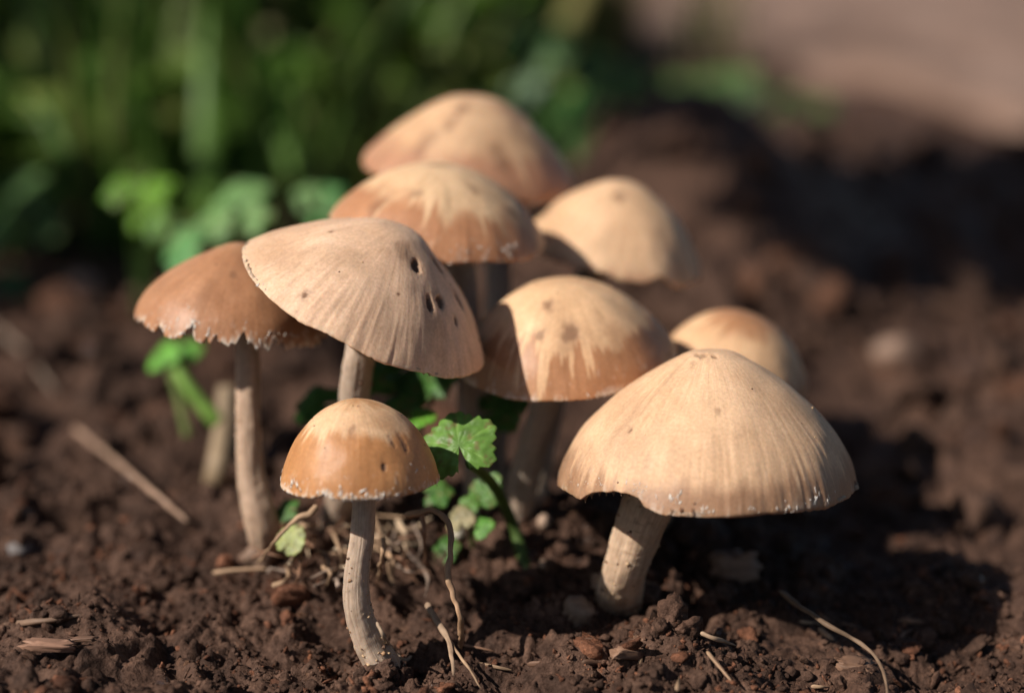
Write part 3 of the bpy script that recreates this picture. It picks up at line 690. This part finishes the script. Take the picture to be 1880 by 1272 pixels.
# ------------------------------------------------------------------ chips, clods, pebbles
def stone(name, label, cat, px, py, wpx, sq, col, lift=.3, rotz=0, tilt=0, mat=None, amp=.4, seed=None, group=None):
    P0 = ray_ground(px, py, 0.0); s = cmpx(wpx, dep(P0)) / 2; seed = seed or rnd.randint(1, 999)
    v, f = lump(I3, seed, amp, sq)
    if name == 'wood_chip':
        v0 = I3[0]; w0 = np.sign(v0) * np.abs(v0) ** .45
        fr = fbm(np.stack([v0[:, 0] * .6, v0[:, 1] * 5, v0[:, 2] * 5], -1), seed, 3)
        w0[:, 0] *= 1 + .35 * vn(v0 * np.array([0, 4, 2]), seed); w0[:, 1] *= 1 + .35 * vn(v0 * np.array([2.5, 0, 0]), seed + 1) - .3 * v0[:, 0] * (seed % 3 - 1)
        v = w0 * np.array(sq) * (1 + .25 * fr)[:, None] * .8
        v[:, 2] += .12 * vn(v0 * np.array([1.5, 0, 0]), seed + 3)
    a, b = R(rotz), R(tilt)
    M = np.array([[math.cos(a), -math.sin(a), 0], [math.sin(a), math.cos(a), 0], [0, 0, 1]]) @ np.array([[math.cos(b), 0, math.sin(b)], [0, 1, 0], [-math.sin(b), 0, math.cos(b)]])
    V = v @ M.T * s + P0 + np.array([0, 0, s * lift + (.16 if name == 'wood_chip' else .06)])
    c = np.array(col) * (1 + .18 * fbm(V * 4, seed, 3)[:, None])
    stv = (V - P0) @ M * np.array([1.5, 9, 9])
    return tag(mesh(name, V, f, mat or M_STRAW, None, P0, c, {'streak': stv}), label, cat, group)
stone('wood_chip', 'flat reddish wood chip lying on the crumbly soil below the dark pit', 'wood chip', 92, 1212, 120, (1, .30, .16), (.27, .15, .10), .25, 4, 6, amp=.3)
stone('wood_chip', 'narrow brown wood chip beside the flat reddish one', 'wood chip', 150, 1190, 70, (1, .22, .14), (.16, .09, .06), .1, -12, -5, amp=.3)
stone('clod', 'pale lumpy clod at the foot of the russet mushroom stem', 'clod', 480, 1040, 64, (1, .8, .7), (.21, .135, .095), .35, 0, 0, None, .5)
stone('clod', 'tan soil clod at the foot of the bell mushroom', 'clod', 1062, 1140, 66, (1, .9, .9), (.20, .135, .095), .35, amp=.5)
stone('clod', 'dark clod clinging against the side of the bell mushroom stem', 'clod', 1108, 1090, 40, (1, .8, 1.2), (.24, .15, .10), .8, amp=.5)
stone('clod', 'sunlit brown clod catching light inside the bell cap shadow', 'clod', 1345, 1062, 90, (1, .6, .6), (.24, .145, .10), .45, amp=.7, seed=77)
stone('pebble', 'grey pebble beside the dark pit in the soil', 'pebble', 34, 1022, 52, (1, .8, .7), (.17, .15, .145), .35, amp=.25)
stone('pebble', 'round pinkish pebble lying in the shade behind the leafy shoot', 'pebble', 998, 968, 26, (1, 1, 1), (.42, .29, .21), .5, amp=.15)
stone('pebble', 'small pale pebble below the pinkish one in the shade', 'pebble', 1003, 1048, 32, (1, .8, .6), (.36, .25, .18), .4, amp=.3)
stone('pebble', 'rounded brown pebble standing out at the edge of the weeds', 'pebble', 148, 548, 62, (1, .9, .9), (.34, .22, .16), .5, amp=.2)
stone('pebble', 'tan stone out on the shaded open soil', 'pebble', 1645, 675, 80, (1, .8, .75), (.22, .14, .10), .5, amp=.3)
stone('pebble', 'small whitish pebble by the leafy shoot', 'pebble', 842, 992, 24, (1, .9, .9), (.62, .56, .46), .6, amp=.2)
stone('wood_chip', 'chunky brown bark chip with rough end beside the reddish splinter', 'wood chip', 1150, 1225, 70, (1, .4, .35), (.22, .125, .08), .3, 20, 12, amp=.5)
stone('wood_chip', 'orange-brown bark chip at the foot of the bowed grass stalk', 'wood chip', 1570, 1245, 90, (1, .6, .3), (.17, .095, .06), .15, -10, 8, amp=.4)

# ------------------------------------------------------------------ leaves and plants
GREEN = np.array([.10, .25, .045])
def lobed(Rad, lobes=5, seed=0, cup=.12, serr=.05, depth=.24, col=GREEN):
    n, m = 16, 120
    ph = np.linspace(-math.pi * .93, math.pi * .93, m); rr = np.linspace(0, 1, n)
    sp_ = 5.7 / lobes
    tri = np.abs(((ph / sp_ + .5) % 1.0) - .5) * 2
    out = 1 - depth * tri ** .8 + serr * 2 * (1 - np.abs(((ph / sp_ * 4) % 1.0) - .5) * 2) ** .8 - .25 * (np.abs(ph) / math.pi) ** 3
    out = out * (1 + .06 * vn(np.stack([ph * 1.5, 0 * ph, 0 * ph], -1), seed))
    RR, PH = np.meshgrid(rr, ph, indexing='ij'); O = np.broadcast_to(out[None], RR.shape)
    x = RR * O * np.sin(PH); y = RR * O * np.cos(PH)
    vein = np.broadcast_to(((1 - tri) ** 9)[None], RR.shape)
    q = np.stack([x * 2, y * 2, 0 * x], -1).reshape(-1, 3)
    z = -cup * (RR * O) ** 2 + .05 * RR * (1 - vein) * .8 + .09 * fbm(q, seed, 3).reshape(RR.shape) * RR + .025 * fbm(q * 4, seed + 2, 2).reshape(RR.shape)
    V = np.stack([x, y, z], -1).reshape(-1, 3) * Rad
    C = col * (1 + .35 * vein[..., None] * np.array([1.2, .7, 1.2]) + .22 * fbm(q * 1.2, seed + 5, 3).reshape(RR.shape)[..., None])
    sp2 = sst(.45, .75, fbm(q * 3.2, seed + 15, 3).reshape(RR.shape) + .35 * RR ** 6)[..., None] * .75
    C = C * (1 - sp2) + np.array([.20, .15, .06]) * sp2
    return V, grid_faces(n, m, False), C.reshape(-1, 3)
def frame(normal, tip):
    z = np.asarray(normal, float); z /= np.linalg.norm(z); y = np.asarray(tip, float); y = y - z * (y @ z); y /= np.linalg.norm(y)
    return np.stack([np.cross(y, z), y, z], 1)
def solid(o, t=.02):
    md = o.modifiers.new('thickness', 'SOLIDIFY'); md.thickness = t * U; md.offset = 0; return o
def leaf_child(root, base, px, py, d, wpx, normal, tip, seed, col=GREEN, lobes=5, cup=.15, depth=.24, serr=.05):
    V, F, C = lobed(cmpx(wpx, d) / 2 / .9, lobes, seed, cup, serr, depth, np.array(col))
    V = V @ frame(normal, tip).T + at(px, py, d)
    return solid(mesh('leaf', V, F, M_LEAF, root, base, C))
def stalk_child(root, base, pts, wpx, col, name='stalk', mat=None):
    Q = np.array([at(*p) if p[2] else ray_ground(p[0], p[1], -.1) for p in pts]); L = spline(Q, 30)
    wd = cmpx(wpx, dep(Q[0])) / 2; V, F = tube(L, np.linspace(wd * .7, wd, 30), 10, 1, .08, 3)
    C = np.array(col) * (1 + .15 * fbm(V * 3, 4, 2)[:, None]); return mesh(name, V, F, mat or M_LEAF, root, base, C, {'streak': V * 3})

# green shoot beside the small mushroom
b = ray_ground(965, 1055, 0)
t = thing('seedling', b, 'bright green lobed seedling leaf standing beside the smallest mushroom cap', 'seedling')
leaf_child(t, b, 843, 818, 36.6, 136, (-.25, -.75, .62), (-.3, -.3, .9), 2, (.15, .29, .055), 5, .22, .2)
leaf_child(t, b, 890, 897, 39.2, 70, (-.5, -.75, .35), (.4, -.3, -.7), 5, (.13, .27, .07), 3, .2)
leaf_child(t, b, 772, 766, 39.0, 52, (-.1, -.35, .92), (1, -.2, .3), 7, (.14, .36, .04), 3, .1, .1)
stalk_child(t, b, [(862, 850, 36.9), (905, 890, 38.4), (940, 960, 39.6), (972, 1060, 0)], 26, (.085, .14, .035))
b = ray_ground(870, 1000, 0)
t = thing('seedling', b, 'tiny sprouting seedling with pale green leaves under the lobed seedling leaf', 'seedling')
leaf_child(t, b, 884, 968, 38.8, 46, (-.4, -.6, .7), (.6, -.3, .4), 9, (.12, .30, .05), 3)
leaf_child(t, b, 845, 955, 39.0, 56, (-.4, -.7, .6), (-.4, -.2, .8), 11, (.34, .30, .16), 3)
leaf_child(t, b, 862, 925, 39.2, 40, (-.2, -.6, .7), (.2, -.2, .8), 12, (.12, .26, .05), 3)
stalk_child(t, b, [(860, 935, 39.2), (862, 965, 39.1), (868, 1005, 0)], 9, (.14, .22, .06))
b = ray_ground(520, 1015, 0)
t = thing('fallen_leaf', b, 'small pale yellow-green leaf caught in the straw by the russet stem', 'leaf')
leaf_child(t, b, 532, 993, 38.2, 60, (-.5, -.7, .6), (.4, .2, .8), 15, (.36, .40, .15), 3, .1, .1)
b = ray_ground(720, 880, 0)
t = thing('low_weed', b, 'dark green leafy weed in the shade between the clustered stems', 'weed')
for k, (px, py, w_, tx) in enumerate([(740, 722, 120, .5), (590, 742, 90, -.6), (556, 762, 36, -1), (915, 752, 110, .7), (700, 690, 90, -.2), (800, 700, 80, .3), (690, 800, 70, .2), (800, 905, 60, .4), (530, 935, 50, -.5), (815, 1010, 60, .2)]):
    leaf_child(t, b, px, py, 40.6 if py < 850 else 39.6, w_, (-.3 + .2 * math.sin(k * 2), -.55, .8), (tx, -.3, .5), 20 + k, (.07, .18, .035) if k != 2 else (.13, .34, .05), 5)
for k, (px, py) in enumerate([(740, 740), (600, 755), (905, 770), (800, 720)]):
    stalk_child(t, b, [(px, py, 40.7), ((px + 720) / 2, 830, 40.9), (720 + k * 12, 900, 0)], 9, (.07, .14, .03))
# cut stub with new green shoot
b = ray_ground(398, 900, 0)
t = thing('weed_stub', b, 'pale cut weed stub with a fresh green shoot behind the russet stem', 'weed stub')
stalk_child(t, b, [(418, 712, 46.6), (412, 780, 46.3), (400, 860, 45.6), (398, 905, 0)], 50, (.27, .195, .12), 'stub', M_STRAW)
stalk_child(t, b, [(318, 665, 46.5), (345, 710, 46.3), (378, 752, 46.2), (400, 775, 46.2)], 30, (.24, .42, .08), 'shoot')
stalk_child(t, b, [(305, 665, 46.6), (325, 720, 46.5), (345, 800, 46.4)], 18, (.2, .25, .08), 'shoot')
leaf_child(t, b, 300, 655, 46.5, 72, (-.5, -.5, .7), (-.5, -.2, .9), 41, (.16, .42, .06), 3, .2)
leaf_child(t, b, 345, 645, 46.8, 56, (-.2, -.5, .8), (.6, -.2, .9), 42, (.13, .36, .05), 3, .2)

# broad-leaved weeds out of focus
def weed(label, px, py, d, leaves, gnd, seed, stemcol=(.08, .16, .04)):
    b = ray_ground(gnd[0], gnd[1], 0)
    t = thing('leafy_weed', b, label, 'weed')
    for k, (lx, ly, w_, c) in enumerate(leaves):
        rs = random.Random(seed * 10 + k)
        leaf_child(t, b, lx, ly, d + rs.uniform(-1.5, 1.5), w_, (-.45 + rs.uniform(-.3, .3), -.55, .7), (rs.uniform(-.8, .8), -.2, .8), seed + k, c, 5, .2, .3)
        P = at(lx, ly, d); Q = np.array([P, (P + b) / 2 + [0, .5, .5], b]); L = spline(Q, 16); V, F = tube(L, np.linspace(.06, .12, 16), 6)
        mesh('stalk', V, F, M_LEAF, t, b, np.tile(stemcol, (len(V), 1)))
    return t
LG, MG, DG = (.16, .31, .10), (.10, .23, .035), (.07, .16, .035)
weed('light green lobed weed showing above the russet cap', 420, 390, 51, [(430, 375, 130, LG), (385, 415, 110, LG), (455, 405, 90, LG), (330, 465, 110, (.11, .30, .09)), (340, 440, 80, LG)], (400, 610), 51)
weed('bright yellow-green weed leaf standing beside the light green lobed weed', 258, 372, 54, [(262, 372, 120, (.12, .28, .015)), (225, 350, 80, (.10, .24, .02)), (285, 410, 70, MG)], (260, 585), 52)
weed('small green weed peeking out beside the blotched tan cap', 582, 378, 53, [(585, 380, 100, (.10, .28, .08)), (560, 360, 60, LG)], (590, 590), 53)
weed('bright green low weed at the edge of the open soil behind tallest cap', 1060, 190, 74, [(1050, 205, 130, (.08, .27, .05)), (1110, 190, 110, (.08, .24, .05)), (1020, 235, 80, MG), (1150, 150, 90, DG), (960, 165, 80, (.22, .34, .2)), (1080, 130, 110, DG), (1000, 90, 120, DG)], (1060, 300), 54)
weed('dim green weed at the far left bank beyond the pebble', 20, 370, 64, [(25, 360, 130, DG), (70, 420, 100, DG), (-20, 430, 120, DG), (0, 540, 110, (.03, .12, .04))], (20, 470), 55)
weed('dark low weed fringe on the border of soil and path', 1320, 165, 86, [(1300, 165, 90, DG), (1350, 160, 90, DG), (1240, 165, 70, DG), (1440, 190, 80, DG), (1500, 205, 70, (.09, .16, .04))], (1350, 215), 56)

def blade(P0, h, lean, wd, rs, n=9):
    a = rs.rand() * 6.283; dr = np.array([math.cos(a), math.sin(a), 0]); u = np.linspace(0, 1, n)
    C = P0 + np.outer(u ** 1.8 * lean * h, dr) + np.outer(u * h * (1 - .25 * lean * u), [0, 0, 1])
    s = np.array([-dr[1], dr[0], 0]); b = a + rs.normal() * .6; s = np.array([-math.sin(b), math.cos(b), 0])
    wv = wd * (1 - u ** 2.2) * .5 + .01
    fold = np.array([0, 0, 1]) * 0 + dr * wd * .18
    return np.stack([C - s * wv[:, None], C + fold * (1 - u)[:, None], C + s * wv[:, None]], 1).reshape(-1, 3)
def tuft(label, x, y, n, h, wd, spread, seed, cols, group=None):
    rs = np.random.RandomState(seed); Vs, Fs, Cs = [], [], []; off = 0
    k = np.arange(8)[:, None] * 3
    f = np.vstack([np.concatenate([k + a, k + a + 1, k + a + 4, k + a + 3], 1) for a in (0, 1)])
    for i in range(n):
        bx, by = x + rs.normal() * spread, y + rs.normal() * spread
        v = blade(np.array([bx, by, float(gh(bx, by)) - .2]), h * rs.uniform(.45, 1.1), rs.uniform(.1, .7), wd * rs.uniform(.6, 1.3), rs)
        c = np.array(cols[rs.randint(len(cols))]) * rs.uniform(.7, 1.25)
        Vs.append(v); Fs.append(f + off); Cs.append(np.tile(c, (len(v), 1))); off += len(v)
    b = np.array([x, y, float(gh(x, y))])
    return tag(solid(mesh('grass_tuft', np.vstack(Vs), np.vstack(Fs), M_LEAF, None, b, np.vstack(Cs)), .015), label, 'grass', group)
GC = [(.08, .18, .025), (.12, .24, .035), (.13, .19, .05), (.18, .22, .06), (.05, .14, .025), (.25, .23, .09)]
rs = np.random.RandomState(9)
for k in range(34):
    y = rs.uniform(52, 118); hw = (y + 36) * .257
    x = -hw * 1.15 + rs.rand() ** 1.1 * (hw * 1.15 + .05 * hw)
    tuft('dark grass tuft in the bank of weeds behind the mushrooms', x, y, 34, rs.uniform(10, 20), rs.uniform(.9, 2.0), 2.6, 300 + k, GC, 'grass tufts in the weed bank')
for k in range(12):
    y = rs.uniform(32, 56); hw = (y + 36) * .257; x = -hw * (1.1 - rs.rand() ** 1.4 * .95)
    tuft('fresh green grass tuft with broad blades along the near edge of the weed bank', x, y, 14, rs.uniform(7, 13), rs.uniform(.7, 1.2), 1.3, 340 + k, GC[:4], 'fresh grass tufts on the edge of the weed bank')
tuft('yellowish thin grass tuft at the corner of the dusty path', 12.5, 84, 16, 15, .5, 1.2, 401, [(.26, .24, .08), (.2, .22, .07)])

# taller bank of weeds: stem and leaf mass
def bush(name, label, cat, x, y, z0, z1, rad, nleaf, lsz, seed, cols, group=None, nst=5):
    rs = np.random.RandomState(seed); b = np.array([x, y, float(gh(x, y))]); t = thing(name, b, label, cat, group)
    Vs, Fs = [], []; off = 0; tips = []
    for i in range(nst):
        a = rs.rand() * 6.283; r_ = rad * rs.uniform(.2, .8); top = b + [math.cos(a) * r_, math.sin(a) * r_, z1 * rs.uniform(.75, 1)]
        L = spline(np.array([b + [math.cos(a) * rad * .05, math.sin(a) * rad * .05, -.5], (b + top) / 2 + rs.normal(size=3) * rad * .08, top]), 14)
        v, f = tube(L, np.linspace(.012, .004, 14) * z1, 7)
        Vs.append(v); Fs.append([q + off for q in f]); off += len(v); tips.append(L)
    fl = [np.vstack([q[0] for q in Fs]), np.vstack([q[1] for q in Fs] + [q[2] for q in Fs])]
    V = np.vstack(Vs); mesh('stems', V, fl, M_LEAF, t, b, np.tile((.10, .11, .05), (len(V), 1)))
    Vs, Fs, Cs = [], [], []; off = 0
    tmpl = np.array([[0, 0, 0], [.3, .3, .06], [.36, .6, .08], [0, 1, -.05], [-.36, .6, .08], [-.3, .3, .06], [0, .45, -.03]])
    tf = np.array([[0, 1, 6], [1, 2, 6], [2, 3, 6], [3, 4, 6], [4, 5, 6], [5, 0, 6]])
    for i in range(nleaf):
        L = tips[rs.randint(len(tips))]; P = L[rs.randint(4, 14)] + rs.normal(size=3) * rad * np.array([.3, .3, .22])
        P[2] = np.clip(P[2], b[2] + z0, b[2] + z1 * 1.1)
        nrm = np.array([rs.normal() * .6, rs.normal() * .6, 1]); tip = rs.normal(size=3)
        v = tmpl * lsz * rs.uniform(.6, 1.4) @ frame(nrm, tip).T + P
        c = np.array(cols[rs.randint(len(cols))]) * rs.uniform(.7, 1.3)
        Vs.append(v); Fs.append(tf + off); Cs.append(np.tile(c, (7, 1))); off += 7
    o = solid(mesh('foliage', np.vstack(Vs), np.vstack(Fs), M_LEAF, t, b, np.vstack(Cs)), .02); tag(o, kind='stuff')
    return t
BC = [(.08, .16, .022), (.12, .22, .03), (.16, .24, .055), (.20, .24, .06)]
rs = np.random.RandomState(44)
LOW = [(-19, 33, 5), (-14, 40, 5), (-21, 44, 6), (-8, 47, 6), (-1, 52, 6), (-24, 48, 6), (-15, 56, 7), (-29, 66, 8), (-7, 66, 7), (-20, 74, 8), (-34, 88, 9), (-2, 78, 7), (-13, 88, 9), (-26, 102, 10), (1, 96, 8), (-10, 112, 11), (-40, 116, 12), (-22, 126, 12)]
for k, (x, y, z1) in enumerate(LOW):
    bush('weed_bush', 'bushy dark green weed in the bank behind the mushrooms', 'weed', x, y, .6, z1, 2.6 + y * .035, 100, 1.6 + y * .022, 500 + k, BC, 'bushy weeds in the bank')
def added_shade_shrub(label, x, y, cen, half, yaw, nleaf, lsz, seed):  # unseen foliage added and shaped only to block sun from the background
    rs = np.random.RandomState(seed); b = np.array([x, y, float(gh(x, y))]); t = thing('shade_shrub', b, label, 'shade_shrub')
    a = R(yaw); M = np.array([[math.cos(a), -math.sin(a), 0], [math.sin(a), math.cos(a), 0], [0, 0, 1]])
    def inside():
        while True:
            q = rs.uniform(-1, 1, 3)
            if q @ q < 1: return M @ (q * half) + cen
    Vs, F4, F3 = [], [], []; off = 0
    for i in range(9):
        L = spline(np.array([b + rs.normal(size=3) * .6 - [0, 0, 1], b + [0, 0, cen[2] * .5] + rs.normal(size=3) * 2, inside()]), 16)
        v, f = tube(L, np.linspace(.7, .15, 16), 7); Vs.append(v); F4.append(f[0] + off); F3 += [f[1] + off, f[2] + off]; off += len(v)
    V = np.vstack(Vs); mesh('stems', V, [np.vstack(F4), np.vstack(F3)], M_LEAF, t, b, np.tile((.13, .10, .06), (len(V), 1)))
    tmpl = np.array([[0, 0, 0], [.3, .3, .06], [.36, .6, .08], [0, 1, -.05], [-.36, .6, .08], [-.3, .3, .06], [0, .45, -.03]])
    tf = np.array([[0, 1, 6], [1, 2, 6], [2, 3, 6], [3, 4, 6], [4, 5, 6], [5, 0, 6]])
    Vs, Fs, Cs = [], [], []
    for i in range(nleaf):
        Vs.append(tmpl * lsz * rs.uniform(.6, 1.4) @ frame((rs.normal() * .5, rs.normal() * .5, 1), rs.normal(size=3)).T + inside()); Fs.append(tf + 7 * i)
        Cs.append(np.tile(np.array(BC[rs.randint(len(BC))]) * rs.uniform(.7, 1.3), (7, 1)))
    tag(solid(mesh('foliage', np.vstack(Vs), np.vstack(Fs), M_LEAF, t, b, np.vstack(Cs)), .02), kind='stuff')
added_shade_shrub('leafy bush overhanging the open soil, shading it behind the mushrooms', -33, 18, np.array([-24, 19, 46]), np.array([20, 7.5, 7]), 58, 430, 5, 700)  # added crown, set toward the sun to darken the soil at right
added_shade_shrub('tall leafy bush beside the weed bank, shading it', -56, 46, np.array([-54, 40, 34]), np.array([22, 12, 18]), 70, 170, 5, 701)  # added off-frame foliage that dapples the weed bank with shade
